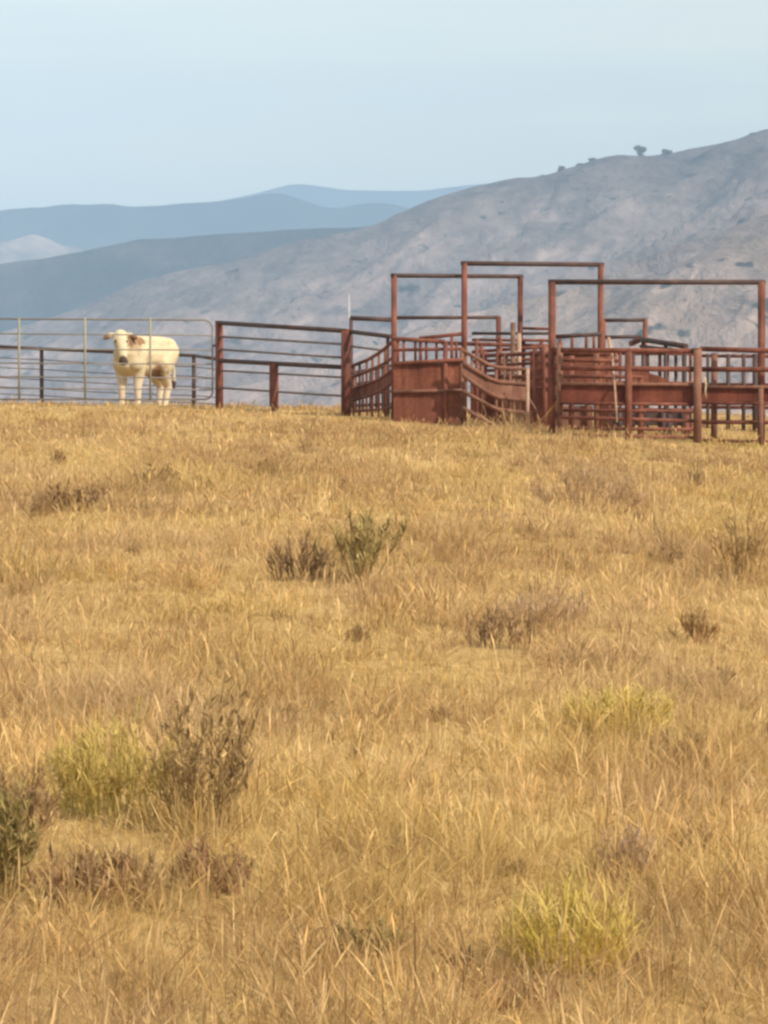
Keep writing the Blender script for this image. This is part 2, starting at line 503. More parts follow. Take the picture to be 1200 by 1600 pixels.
def grass_field():
    parts = []
    # rings: near edge, far edge, tufts per square metre, blades per tuft, blade height, blade width, lateral half width factor
    rings = [(4.6, 9, 330, 18, .135, .0031), (9, 14, 250, 17, .115, .0038), (14, 22, 150, 15, .115, .0052),
             (22, 34, 66, 13, .125, .0078), (34, 48, 38, 11, .125, .0112), (48, 70, 20, 10, .105, .015)]
    for (d0, d1, dens, nb, hh, ww) in rings:
        half0 = .155 * d1 + 1.2
        area = 2 * half0 * (d1 - d0)
        n = int(area * dens)
        x = RNG.uniform(-half0, half0, n); y = RNG.uniform(d0, d1, n)
        keep = np.abs(x) < .15 * y + 1.1
        x, y = x[keep], y[keep]
        # sparser cover further out to the sides
        half1 = .36 * d1 + 3
        m = int(2 * half1 * (d1 - d0) * dens * .16)
        x2 = RNG.uniform(-half1, half1, m); y2 = RNG.uniform(d0, d1, m)
        k2 = np.abs(x2) >= .15 * y2 + 1.1
        wide = np.concatenate([np.ones(len(x)), np.full(k2.sum(), 2.0)])
        x = np.concatenate([x, x2[k2]]); y = np.concatenate([y, y2[k2]])
        # patchiness
        big = fbm(x / 1.6, y / 2.6, 101, 3); mid = fbm(x / .42, y / .6, 103, 3); sp = fbm(x / 1.1, y / 1.5, 107, 3)
        gap = fbm(x / .30, y / .45, 109, 2)
        keep = RNG.random(len(x)) < np.clip((gap - .18) * 3.2, .25, 1)
        x, y, big, mid, sp, wide = x[keep], y[keep], big[keep], mid[keep], sp[keep], wide[keep]
        n = len(x)
        near_fence = np.clip((y - 40) / 8, 0, 1)
        lump = fbm(x / .55, y / .8, 113, 2)
        th = hh * (.25 + 1.0 * mid + 2.0 * np.clip(lump - .42, 0, 1)) * RNG.uniform(.6, 1.25, n) * (1 - .25 * near_fence)
        # species colour of each tuft; mauve and brown patches also put shade into it
        col = np.repeat(GOLD[None], n, 0)
        def put(mask, c, k):
            nonlocal col
            col = np.where(mask[:, None], col * (1 - k) + c * k, col)
        r = RNG.random(n)
        put(r < .36, STRAW, .75); put((r > .36) & (r < .56), TANC, .8); put((r > .55) & (r < .68), BROWN, .7)
        put((sp > .61), MAUVE, .45); put((sp < .38), YGREEN, .22); broad = fbm(x / 1.1, y / 3.2, 131, 3)
        put((broad > .54) & (RNG.random(n) < .55), np.array([.33, .205, .10]), .55)
        put((big > .59) & (RNG.random(n) < .6), BROWN, .40)
        put((big < .36) & (RNG.random(n) < .6), STRAW, .45)
        # rank growth at the open end of the dropping panel, greener weeds under the near fence
        th = th * (1 + 2.2 * np.exp(-((x - 2.15) / .55) ** 2 - ((y - 46.3) / .9) ** 2))
        put((x > 4.3) & (y > 43.2) & (y < 45.6) & (RNG.random(n) < .55), YGREEN, .55)
        # blades of each tuft
        idx = np.repeat(np.arange(n), nb)
        N_ = len(idx)
        rad = np.sqrt(RNG.random(N_)) * (.035 + ww * 5)
        a0 = RNG.uniform(0, 2 * np.pi, N_)
        bx = x[idx] + rad * np.cos(a0); by = y[idx] + rad * np.sin(a0)
        bz = ground(bx, by) - .012
        az = a0 + RNG.normal(0, .9, N_)
        lean = np.abs(RNG.normal(.25, .28, N_)) + (RNG.random(N_) < .25) * RNG.uniform(.3, 1.0, N_)
        flat = RNG.random(N_) < .34
        lean = np.where(flat, RNG.uniform(.95, 1.5, N_), lean)
        curl = RNG.normal(.6, .8, N_) * np.where(flat, .35, 1)
        h = th[idx] * RNG.uniform(.55, 1.3, N_)
        w = ww * RNG.uniform(.6, 1.3, N_) * wide[idx]
        c = col[idx] * RNG.uniform(.72, 1.2, N_)[:, None]
        c = np.clip(c, 0.02, .86)
        twist = RNG.uniform(0, np.pi, N_)
        seed = RNG.random(N_) < .16
        ns = ~seed
        pack = lambda q: (np.stack([bx, by, bz], 1)[q], az[q], lean[q], h[q], w[q], curl[q])
        parts.append(strips(*pack(ns), [1, .9, .55, 0], c[ns], twist[ns]))
        B = pack(seed)
        hs = B[3] * 1.35
        parts.append(strips(B[0], B[1], B[2] * .7, hs, B[4] * .62, B[5] * .8, [.8, .7, .7, 2.6, 0], np.clip(c[seed] * np.array([1.12, 1.05, 1.0]), 0, .88), twist[seed]))
    me = mesh_from('grass', parts)
    print('grass verts', len(me.vertices), 'faces', len(me.polygons))
    return tag(link_mesh('grass', me, M_GRASS), kind='stuff', label='dry golden grass covering the slope below the corral', cat='grass')


grass_field()


def stalk_tubes(segs, sides=5):
    """segs: list of (polyline, r0, r1, colour) -> mesh part arrays."""
    V, Lp, S, C = [], [], [], []
    o = 0
    for pts, r0, r1, c in segs:
        k = len(pts)
        for i, p in enumerate(pts):
            t = (pts[min(i + 1, k - 1)] - pts[max(i - 1, 0)]).normalized()
            s = t.cross(Vector((0, 1, .13)))
            if s.length < 1e-4: s = t.orthogonal()
            s.normalize(); u = s.cross(t)
            r = r0 + (r1 - r0) * i / (k - 1)
            for j in range(sides):
                a = 2 * math.pi * j / sides
                V.append(p + (s * math.cos(a) + u * math.sin(a)) * r); C.append(c)
        for i in range(k - 1):
            for j in range(sides):
                a = o + i * sides + j; b = o + i * sides + (j + 1) % sides
                Lp += [a, b, b + sides, a + sides]; S.append(4)
        o += k * sides
    return (np.array([tuple(v) for v in V]), np.array(Lp), np.array(S), np.array(C))


def grow(rnd, h, spread, nstem, branches, upright=.5, wob=.10, th=.006, root=.5):
    """Stems from one crown of roots, each with side twigs. Returns polylines with radii."""
    out = []
    for i in range(nstem):
        az = rnd.uniform(0, 2 * math.pi)
        reach = spread * math.sqrt(rnd.random())
        hh = h * rnd.uniform(.38, 1.0) * (1 - .5 * (reach / max(spread, 1e-3)) ** 2)
        base = Vector((math.cos(az) * reach * root, math.sin(az) * reach * root, -.02))
        tip = Vector((math.cos(az) * reach, math.sin(az) * reach, hh))
        pts = []
        for k in range(7):
            t = k / 6
            p = base.lerp(tip, t)
            p.z = base.z + (tip.z - base.z) * (t ** (.75 if upright < .6 else .95))
            p += Vector((rnd.uniform(-1, 1), rnd.uniform(-1, 1), 0)) * wob * h * .25 * t
            pts.append(p)
        out.append((pts, th * rnd.uniform(.7, 1.2), th * .35))
        for b in range(branches):
            t = rnd.uniform(.3, .95)
            i0 = min(int(t * 6), 5)
            p0 = pts[i0].lerp(pts[i0 + 1], t * 6 - i0)
            a2 = az + rnd.uniform(-1.6, 1.6)
            L = h * rnd.uniform(.12, .32) * (1.1 - .5 * t)
            d = Vector((math.cos(a2) * .6, math.sin(a2) * .6, rnd.uniform(.5, 1.2))).normalized()
            q = [p0, p0 + d * L * .5 + Vector((0, 0, -.01)), p0 + d * L + Vector((0, 0, L * .15))]
            out.append((q, th * .5, th * .2))
    return out


def plant(name, label, cat, loc, h, spread, nstem, branches, stem_col, leaf_cols, leaf_n, leaf_len, leaf_w, seed, upright=.5, th=.006, group=None, tipbias=.15, wob=.10, root_=.5, bright=1.9):
    rnd = random.Random(seed); rg = np.random.default_rng(seed)
    root = thing(name, label, cat, loc, group)
    polys = grow(rnd, h, spread, nstem, branches, upright, wob, th, root_)
    sc_ = np.array(stem_col)
    segs = [(p, a, b, sc_ * np.array([1, 1, .82]) * bright * rnd.uniform(.75, 1.25)) for p, a, b in polys]
    link_mesh('stem', mesh_from('stem', [stalk_tubes(segs)]), M_STALK, root)
    leaf_n = int(leaf_n * .7)
    if leaf_n:
        lens = np.array([sum((p[i + 1] - p[i]).length for i in range(len(p) - 1)) for p, _, _ in polys])
        pick = rg.choice(len(polys), leaf_n, p=lens / lens.sum())
        base = np.zeros((leaf_n, 3)); az = np.zeros(leaf_n)
        for i, q in enumerate(pick):
            p = polys[q][0]
            t = tipbias + (1 - tipbias) * rnd.random() ** .8
            k = t * (len(p) - 1); i0 = min(int(k), len(p) - 2)
            base[i] = p[i0].lerp(p[i0 + 1], k - i0)
        az = rg.uniform(0, 2 * np.pi, leaf_n)
        cols = np.array(leaf_cols)[rg.integers(0, len(leaf_cols), leaf_n)] * rg.uniform(.75, 1.25, leaf_n)[:, None]
        s = strips(base, az, np.abs(rg.normal(.55, .45, leaf_n)), leaf_len * rg.uniform(.5, 1.3, leaf_n), leaf_w * rg.uniform(.7, 1.3, leaf_n),
                   rg.normal(.4, .5, leaf_n), [.5, 1.0, .7, 0], cols, rg.uniform(0, np.pi, leaf_n))
        link_mesh('foliage', mesh_from('foliage', [s]), M_LEAF, root)
    return root


def at(px, py, hpx, wpx):
    p = on_ground(px, py); s = p.y / F
    return p, hpx * s, wpx * .5 * s


SAGE = [(0.321, 0.251, 0.093), (0.391, 0.298, 0.113), (0.282, 0.212, 0.085), (0.453, 0.337, 0.140)]
DEADL = [(0.390, 0.255, 0.133), (0.465, 0.311, 0.159), (0.330, 0.214, 0.110)]
YEL = [(0.540, 0.413, 0.121), (0.586, 0.446, 0.153), (0.469, 0.361, 0.107), (0.586, 0.419, 0.160)]
GRN = [(0.284, 0.232, 0.078), (0.330, 0.261, 0.091), (0.252, 0.193, 0.074), (0.375, 0.271, 0.107)]
DRYB = [(0.436, 0.300, 0.140), (0.364, 0.240, 0.112), (0.500, 0.348, 0.160)]

p, h, s = at(565, 912, 122, 175)
plant('sagebrush', 'olive green arching bush in mid slope beside a dark dead weed', 'bush', p, h, s * 1.1, 17, 9, (.16, .115, .055), SAGE, 950, .085, .012, 3, .25, .008, tipbias=.55, root_=.35)
p, h, s = at(470, 908, 92, 105)
plant('dead_weed', 'dark purplish brown dead weed standing left of the olive bush', 'weed', p, h, s, 26, 6, (.11, .066, .042), DEADL, 420, .05, .008, 5, .75, .007, root_=.8)
p, h, s = at(322, 1300, 255, 165)
plant('dry_weed', 'tall brown dry weed with many upright seed stalks', 'weed', p, h * 1.2, s, 30, 7, (.175, .118, .06), [(.34, .23, .10), (.24, .155, .075), (.40, .28, .13)], 800, .045, .010, 8, .85, .0040, tipbias=.4, root_=.65)
p, h, s = at(170, 1275, 165, 215)
plant('rabbitbrush', 'yellow green bush beside the tall brown dry weed', 'bush', p, h, s, 60, 7, (.30, .24, .09), YEL, 2600, .055, .0055, 12, .35, .0035, root_=.75)
p, h, s = at(-5, 1405, 185, 150)
plant('sagebrush', 'dark green leafy bush cut by the left edge of the photo', 'bush', p, h, s, 40, 8, (.17, .12, .055), GRN, 1700, .042, .010, 15, .4, .005)
p, h, s = at(150, 1405, 92, 210)
plant('dead_weed', 'low reddish brown matted weed beside the dark green bush', 'weed', p, h, s, 60, 6, (.20, .115, .07), DEADL, 1500, .035, .006, 18, .3, .004, root_=.9)
p, h, s = at(28, 1330, 205, 120)
plant('dry_weed', 'thin brown weed rising behind the dark green bush', 'weed', p, h, s, 30, 6, (.17, .105, .06), DRYB, 600, .034, .007, 22, .75, .004)
p, h, s = at(500, 1510, 115, 110)
plant('twiggy_weed', 'bare forked dark twigs low in the near grass', 'weed', p, h, s, 7, 4, (.13, .085, .045), DRYB, 60, .025, .006, 25, .5, .0036)
p, h, s = at(570, 1490, 55, 130)
plant('sagebrush', 'small grey green sprig lying right of the forked twigs', 'bush', p, h, s, 30, 6, (.17, .13, .06), SAGE, 700, .028, .007, 27, .3, .003)
p, h, s = at(890, 1515, 150, 240)
plant('grass_tuft', 'large yellow green grass tuft fanning out near the bottom', 'grass tuft', p, h, s, 200, 1, (.42, .34, .09), YEL, 1500, .09, .0045, 31, .3, .0022)
p, h, s = at(965, 1150, 90, 210)
plant('rabbitbrush', 'faint yellow green patch of low bush on the open right slope', 'bush', p, h, s, 60, 5, (.36, .29, .1), YEL, 1700, .06, .006, 34, .3, .004)
p, h, s = at(775, 1012, 66, 125)
plant('dead_weed', 'dark brown dead weed in the middle of the right slope', 'weed', p, h, s, 28, 6, (.12, .074, .045), DEADL, 700, .05, .009, 37, .7, .005, root_=.85)
p, h, s = at(850, 985, 82, 130)
plant('dead_weed', 'pale mauve fuzzy weed right of the dark dead weed', 'weed', p, h, s * 1.2, 50, 5, (.24, .16, .10), [(.42, .29, .18), (.48, .34, .21)], 800, .06, .006, 40, .5, .0035, root_=.85)
p, h, s = at(1085, 1004, 58, 95)
plant('dry_weed', 'small rounded brown weed on the right slope with two dark ends', 'weed', p, h, s, 26, 5, (.20, .12, .065), DRYB, 420, .05, .009, 43, .3, .006)
p, h, s = at(1155, 905, 150, 130)
plant('dry_weed', 'tall sparse brown stalks close to the right edge of the photo', 'weed', p, h, s, 26, 5, (.20, .13, .065), DRYB, 500, .05, .010, 46, .7, .007)
p, h, s = at(1090, 758, 44, 34)
plant('dry_weed', 'thin dark stalk weed in the grass just below the corral fence', 'weed', p, h, s, 8, 4, (.13, .09, .045), DRYB, 60, .06, .012, 48, .8, .009)
p, h, s = at(1060, 1200, 62, 150)
plant('dead_weed', 'low brown weed below the yellow green patch', 'weed', p, h, s, 40, 6, (.19, .115, .07), DEADL, 800, .035, .006, 51, .3, .004, root_=.9)
p, h, s = at(720, 1505, 26, 70)
plant('dead_weed', 'tiny dark leafy sprig left of the big yellow green tuft', 'weed', p, h, s, 14, 4, (.09, .06, .035), [(.10, .07, .04), (.16, .1, .05)], 120, .025, .008, 54, .3, .003)
p, h, s = at(800, 1575, 46, 170)
plant('dead_weed', 'reddish brown litter weed at the bottom of the photo', 'weed', p, h, s, 40, 5, (.19, .105, .06), DEADL, 500, .028, .005, 57, .2, .003)
p, h, s = at(60, 1450, 105, 60)
plant('straw_stalk', 'pale forked straw stalks in front of the dark green bush', 'grass tuft', p, h, s, 5, 1, (.60, .44, .22), [(.62, .45, .22)], 40, .05, .004, 60, .9, .0036, bright=1.0, root_=.1)
p, h, s = at(330, 1395, 88, 130)
plant('dead_weed', 'reddish brown low weed at the foot of the tall dry weed', 'weed', p, h, s, 40, 6, (.20, .115, .075), DEADL, 700, .03, .006, 63, .35, .004, root_=.9)
p, h, s = at(920, 800, 90, 190)
plant('dead_weed', 'wide faded mauve brown weed below the tall corner post', 'weed', p, h, s * 1.1, 60, 5, (.25, .165, .10), [(.40, .275, .16), (.46, .32, .19)], 1100, .09, .010, 66, .5, .005, root_=.6)
p, h, s = at(925, 1400, 110, 120)
plant('dead_weed', 'pale purplish dry weed behind the big yellow green tuft', 'weed', (p + Vector((.12, .25, 0))), h, s, 46, 5, (.30, .2, .13), [(.34, .235, .16), (.4, .29, .2)], 500, .04, .004, 69, .5, .0032)

# small brown weeds scattered on the upper slope: a few kinds, copied
small = [('small dark weed tufts on the upper slope', 18)]
protos = []
for k in range(3):
    pr = plant('weed_tuft', 'small brown weed tuft on the upper slope', 'weed', Vector((0, 0, 0)), .30, .16 + .05 * k, 22, 4, (.19, .12, .06), [(.26, .165, .08), (.2, .125, .06), (.33, .22, .11)], 260, .07, .011, 80 + k, .45, .006,
               group='small brown weed tufts on the upper slope')
    protos.append(pr)
spots = [(92, 726, 30), (245, 758, 34), (62, 806, 42), (104, 800, 46), (152, 780, 30), (212, 868, 20), (380, 823, 13), (478, 705, 20), (432, 742, 26), (560, 1003, 34),
         (435, 972, 22), (346, 898, 18), (1000, 820, 26), (1040, 880, 24), (680, 1130, 26), (560, 1190, 30), (1130, 1070, 26), (1190, 1170, 44), (640, 1330, 34), (1080, 1330, 46), (450, 1120, 26), (800, 1370, 30)]
for i, (px, py, hp) in enumerate(spots):
    o = protos[i] if i < 3 else copy_tree(protos[i % 3])
    p = on_ground(px, py)
    o.location = p
    sca = hp * p.y / F / .30
    k = (1.0, 1.7, .8, 2.3, 1.3)[i % 5]
    o.scale = (sca * k, sca * k, sca)
    o.rotation_euler = (0, 0, i * 1.7)
    o['label'] = 'small brown weed tuft standing in the dry golden grass of the slope'


# ------------------------------------------------------------------ ridge trees
def ridge_tree(px, py, D, hpx, wpx, label, seed, group='trees on the ridge line'):
    rnd = random.Random(seed); rg = np.random.default_rng(seed)
    b = W(px, py, D); s = D / F
    h, w = hpx * s, wpx * s * .5
    root = thing('oak_tree', label, 'tree', b, group)
    t = MB()
    t.tube([b + Vector((0, 0, -1.5)), b + Vector((.1, 0, h * .3)), b + Vector((.3, .2, h * .6))], .35, 8, .15)
    for k in range(5):
        a = rnd.uniform(0, 6.28)
        t.tube([b + Vector((.1, 0, h * .3)), b + Vector((math.cos(a) * w * .4, math.sin(a) * w * .4, h * .55)), b + Vector((math.cos(a) * w * .7, math.sin(a) * w * .7, h * .7))], .16, 6, .06)
    t.build('trunk', M_WOOD, root)
    n = 1400
    ctr = np.array([[rnd.uniform(-.65, .65) * w, rnd.uniform(-.65, .65) * w, h * rnd.uniform(.12, .80) ] for _ in range(9)])
    ci = rg.integers(0, 9, n)
    v = rg.normal(size=(n, 3)); v /= np.linalg.norm(v, axis=1)[:, None]
    base = ctr[ci] + v * (rg.random(n)[:, None] ** .4) * np.array([w * .45, w * .45, h * .2])
    cols = np.array([(.12, .115, .085), (.15, .135, .10), (.10, .10, .075)])[rg.integers(0, 3, n)]
    me = mesh_from('crown', [strips(base, rg.uniform(0, 6.28, n), rg.uniform(0, 1.4, n), np.full(n, .95), np.full(n, .7), rg.normal(0, .5, n), [.6, 1, .8, 0], cols, rg.uniform(0, 3.1, n))])
    link_mesh('crown', me, M_LEAF, root)
    return root


ridge_tree(1000, 246, 2200, 18, 22, 'larger round tree on the skyline of the right ridge', 3)
ridge_tree(1042, 243, 2200, 11, 20, 'lower wide tree beside the larger one on the skyline', 4)
ridge_tree(877, 270, 2200, 11, 14, 'small tree standing alone further down the skyline ridge', 6)


for i, (px, py, hp, wp) in enumerate([(762, 292, 5, 12), (790, 286, 6, 10), (845, 277, 5, 14), (905, 258, 6, 16), (925, 251, 6, 12), (962, 248, 5, 16), (1075, 240, 6, 14), (1118, 233, 7, 12), (1150, 224, 6, 16), (1178, 213, 8, 14)]):
    ridge_tree(px, py + 2, 2200, hp, wp, 'low scrub bump on the skyline of the right ridge', 30 + i, 'scrub bumps along the skyline')


# ------------------------------------------------------------------ corral helpers
def post(px, d, ytop, r, foot=None):
    """World-vertical pipe: axis points for a post at photo column px and depth d, its top on row ytop."""
    p = W(px, ytop, d)
    return [Vector((p.x, d, gz(p.x, d) - .25 if foot is None else foot)), p]


def base_at(px, d):
    x = W(px, 650, d).x
    return Vector((x, d, gz(x, d)))


def add_post(root, px, d, ytop, r, mat=M_RUST, name='post', cap=True):
    m = MB(); a, b = post(px, d, ytop, r)
    m.tube([a, b], r, 14)
    if cap:
        m.tube([b + Vector((0, 0, -.004)), b + Vector((0, 0, .008))], r * 1.06, 14)
    return m.build(name, mat, root)


def rail(root, p0, p1, r, mat=M_RUST, name='rail', sag=0.0):
    a, b = W(*p0), W(*p1)
    if sag:
        pts = [a.lerp(b, t) + Vector((0, 0, -sag * 4 * t * (1 - t))) for t in (0, .17, .33, .5, .67, .83, 1)]
    else:
        pts = [a, b]
    return MB().tube(pts, r, 10).build(name, mat, root)


def sheet(root, corners, mat=M_SHEET, th=.012, name='sheet_panel', nx=8, wav=.006):
    return MB().plate([W(*c) for c in corners], th, nx, wav).build(name, mat, root)


def uprights(root, xs, d0, d1, x0, x1, top, bot, r, mat=M_RUST, name='upright'):
    """Short vertical bars at photo columns xs on a fence line from (x0, d0) to (x1, d1); rows given as (at x0, at x1)."""
    for x in xs:
        t = (x - x0) / (x1 - x0); d = d0 + (d1 - d0) * t
        a = W(x, bot[0] + (bot[1] - bot[0]) * t, d); b = W(x, top[0] + (top[1] - top[0]) * t, d)
        b.x = a.x
        MB().tube([a, b], r, 8).build(name, mat, root)


# ---- tubular gate in front of the cow
D = 52.5
g = thing('tubular_gate', 'long grey tubular stock gate with rounded corner in front of the cow', 'gate', base_at(170, D))
corner = [W(-60, 498, D), W(318, 500, D)]
for k in range(1, 7):
    a = k / 6 * math.pi / 2
    corner.append(W(318 + 14 * math.sin(a), 500 + 14 - 14 * math.cos(a), D))
corner += [W(332, 560, D), W(332, 612, D)]
for k in range(1, 6):
    a = k / 5 * math.pi / 2
    corner.append(W(332 - 12 + 12 * math.cos(a), 612 + 12 * math.sin(a), D))
corner += [W(-60, 624, D)]
MB().tube(corner, .0165, 10).build('frame', M_STEEL, g)
for y0, y1 in ((521, 524), (545, 547), (567, 569), (588, 591), (606, 609)):
    rail(g, (-60, y0, D), (331, y1, D), .0125, M_STEEL, 'bar')
for x in (30, 133, 235):
    a = W(x, 625, D - .03); b = W(x, 497, D - .03); b.x = a.x
    MB().tube([a, b], .020, 8).build('stay', M_STAY, g)
# hinge end
MB().tube([W(332, 540, D), W(337, 540, D)], .02, 8).build('hinge', M_DARK, g)

# ---- half height pipe fence behind the cow
g = thing('pipe_fence', 'low dark pipe fence running behind the cow', 'fence', base_at(180, 57))
rail(g, (-60, 538, 60.0), (62, 545, 58.6), .034, M_DARK, 'rail')
rail(g, (62, 545, 58.6), (303, 555.5, 56.0), .034, M_DARK, 'rail')
rail(g, (303, 555.5, 56.0), (340, 561, 53.6), .034, M_DARK, 'rail')
for x, d, yt in ((65, 58.6, 545), (303, 56, 556)):
    add_post(g, x, d, yt, .040, M_DARK)
for dy in (17, 32, 48, 62, 73):
    rail(g, (-60, 538 + dy, 60), (65, 545 + dy, 58.6), .010, M_WIRE, 'wire', .01)
    rail(g, (65, 545 + dy, 58.6), (303, 556 + dy, 56), .010, M_WIRE, 'wire', .02)
    rail(g, (303, 556 + dy, 56), (340, 561 + dy * .97, 53.6), .010, M_WIRE, 'wire')

# ---- tall pipe fence bay between the two red posts
g = thing('pipe_fence', 'red pipe fence bay with tall end posts and a short middle post', 'fence', base_at(440, 51))
add_post(g, 342.5, 52.6, 502, .072)
add_post(g, 540.5, 49.6, 515, .084)
add_post(g, 428, 51.2, 567, .082, name='short_post')
rail(g, (343, 504.5, 52.55), (540, 517, 49.6), .042, M_DARK)
rail(g, (343, 563.5, 52.55), (540, 574, 49.6), .042, M_DARK)
for y0, y1, r in ((526, 538, .021), (546, 559, .021), (579, 590, .019), (606, 619, .021)):
    rail(g, (343, y0, 52.55), (540, y1, 49.6), r, M_WIRE, 'thin_rail')

# ---- white pole
g = MB()
g.tube([W(545, 640, 57), W(545.5, 460, 57)], .014, 8, .010)
b = base_at(545, 57)
o = g.build('marker_pole', M_WHITE, None)
tag(o, 'thin white pole rising behind the red corner post', 'pole')

# ---- link fence from the corner post to the first tall frame
g = thing('pipe_fence', 'short sloping pipe rails joining the corner post to the narrow archway', 'fence', base_at(578, 49))
rail(g, (546, 518, 49.6), (612, 526, 48.4), .038, M_DARK)
rail(g, (548, 541, 49.6), (603, 548, 48.5), .019, M_WIRE, 'thin_rail')
add_post(g, 606, 48.5, 527, .03, M_DARK)

# ---- low back frame
g = thing('pipe_archway', 'low wide dark pipe archway standing at the back of the pens', 'archway', base_at(664, 53.5))
add_post(g, 548.5, 53.5, 497, .036, M_DARK, cap=False)
add_post(g, 779, 53.5, 495, .048, M_RUST, cap=False)
MB().tube([W(547, 497, 53.5), W(612, 499.5, 53.5)], .044, 10).build('rail', M_DARK, g)
MB().tube([W(612, 496.5, 53.5), W(780.5, 496, 53.5)], .034, 10).build('rail', M_DARK, g)

# ---- left wing: curved rails rising towards the sheeted panel
def wing(name, label, xs, rows, ds, radii, band_rows, upx, mats, closing):
    root = thing(name, label, 'fence', base_at(sum((xs[0], xs[-1])) / 2, (ds[0] + ds[-1]) / 2))
    def line(v):
        return [W(x, y, d) for x, y, d in zip(xs, v, ds)]
    for v, r in zip(rows, radii):
        MB().tube(line(v), r, 10).build('rail', mats[0], root)
    lo, hi = line(band_rows[0]), line(band_rows[1])
    m = MB()
    for i in range(len(xs) - 1):
        m.plate([lo[i] + Vector((0, .02, 0)), lo[i + 1] + Vector((0, .02, 0)), hi[i + 1] + Vector((0, .02, 0)), hi[i] + Vector((0, .02, 0))], .012)
    m.build('sheet_band', mats[1], root)
    for x, r in upx:
        yt = float(np.interp(x, xs, rows[0])); d = float(np.interp(x, xs, ds)) + .03
        yb = float(np.interp(x, xs, rows[-1]))
        a, b = W(x, yb + 8, d), W(x, yt, d); b.x = a.x
        a.z = min(a.z, gz(a.x, d) - .1) if closing else a.z
        MB().tube([a, b], r, 8).build('upright', mats[0], root)
    return root

wing('curved_panel', 'curved rail panel sweeping up from the corner post to the narrow archway',
     [547, 560, 575, 590, 602, 612], [[573, 568, 562, 553, 544, 535], [590, 586, 580, 573, 567, 560], [609, 605, 600, 594, 587, 579], [627, 623, 619, 613, 606, 599], [643, 642, 641, 640, 639, 636]],
     [50.2, 50.0, 49.5, 48.9, 48.4, 48.0], [.03, .026, .028, .028, .024], ([626, 622, 618, 612, 605, 598], [611, 606, 601, 595, 588, 580]),
     [(553, .022), (562, .022), (573, .02), (582, .022), (592, .02), (602, .024)], (M_RUST, M_SHEET), True)

g = thing('pipe_fence', 'dark straight rail panel standing behind the rising curved panel', 'fence', base_at(580, 52))
for y0, y1 in ((583, 571), (601, 592), (618, 611), (634, 631)):
    rail(g, (551, y0, 52.2), (613, y1, 51.6), .028, M_DARK)
for x in (556, 567, 579, 588, 598, 608):
    add_post(g, x, 51.9, 580 - (x - 551) * .19, .024, M_DARK, 'upright', cap=False)

# ---- sheeted middle panel
D = 47.4
g = thing('sheet_fence', 'large rust red sheet metal panel topped by an open railing', 'fence', base_at(667, D))
sheet(g, [(615, 700, D), (693, 700, D), (693, 567, D), (615, 570, D)])
sheet(g, [(699, 700, D), (723, 700, D), (723, 563, D), (699, 566, D)])
rail(g, (614, 568, D - .05), (724, 562, D - .05), .032)
rail(g, (614, 612, D - .05), (724, 610, D - .05), .028, M_DULL)
add_post(g, 696, D - .02, 534, .040)
add_post(g, 722, D, 545, .042, M_DULL)
rail(g, (613, 529, D), (695, 534, D), .036)
rail(g, (613, 547, D + .02), (724, 545, D + .02), .028)
uprights(g, [622, 631, 649, 666, 682, 706, 713], D + .02, D + .02, 613, 724, (530, 536), (568, 563), .022)

# ---- rail rising to the right behind the open railing, and the long rail beyond
D = 50.5
g = thing('pipe_fence', 'back rails of the crowding pen seen over the sheet panel', 'fence', base_at(720, D))
rail(g, (655, 529, D), (726, 521, D), .034)
rail(g, (690, 536, D), (862, 541, D), .036)
add_post(g, 657, D, 528, .03)
add_post(g, 752, D, 539, .034)
add_post(g, 706, D, 523, .028)

# ---- right wing
wing('curved_panel', 'curved rail panel dropping from the sheet panel into the dry grass',
     [723, 763, 778, 822], [[548, 569.5, 574, 577], [567, 591, 596.5, 600], [586, 614, 620.5, 626], [611, 633.5, 640, 645], [637, 660, 667, 673]],
     [47.0, 47.1, 47.25, 48.3], [.03, .034, .036, .034, .032], ([585, 613, 619.5, 625], [568, 592, 597.5, 601]),
     [(727, .022), (737, .02), (753, .022), (775, .024), (797, .022)], (M_DULL, M_DULL), False)

g = MB(); g.tube(post(824.5, 47.2, 576, .03), .030, 10)
o = g.build('gate_post', M_PALEWOOD, None); tag(o, 'pale slim post at the open end of the dropping rail panel', 'post')
o = MB().tube([W(840, 645, 47.1), W(826, 622, 47.3)], .022, 8).build('brace', M_DULL, None)
tag(o, 'short slanting strut leaning on the pale slim post', 'strut')

# ---- three tall frames
def frame(label, xl, xr, yt, ytr, d, dr, r, rb):
    root = thing('pipe_archway', label, 'archway', base_at((xl + xr) / 2, (d + dr) / 2))
    add_post(root, xl, d, yt, r, cap=False); add_post(root, xr, dr, ytr, r, cap=False)
    a, b = W(xl, yt, d), W(xr, ytr, dr)
    e = (b - a).normalized() * r * 1.02
    MB().tube([a - e, b + e], rb, 12).build('crossbar', M_DARK, root)
    return root

frame('narrow red pipe archway rising from the left end of the sheet panel', 615.5, 813, 430.5, 432, 47.9, 50.5, .047, .036)
frame('tallest red pipe archway rising behind the curved panels', 725.5, 938.5, 411.5, 413.5, 49.0, 50.0, .050, .040)
frame('widest red pipe archway standing over the near fence at the right edge', 862.5, 1190, 440.5, 441, 45.6, 45.6, .058, .040)

# ---- ladder style double post
g = thing('double_post', 'double post joined by short blocks below the widest archway', 'post', base_at(874, 45.5))
add_post(g, 874.5, 45.45, 536, .050, M_DULL)
for y in (548, 573, 597, 622, 648):
    MB().tube([W(863, y, 45.6), W(873, y, 45.5)], .045, 8).build('block', M_RUST, g)

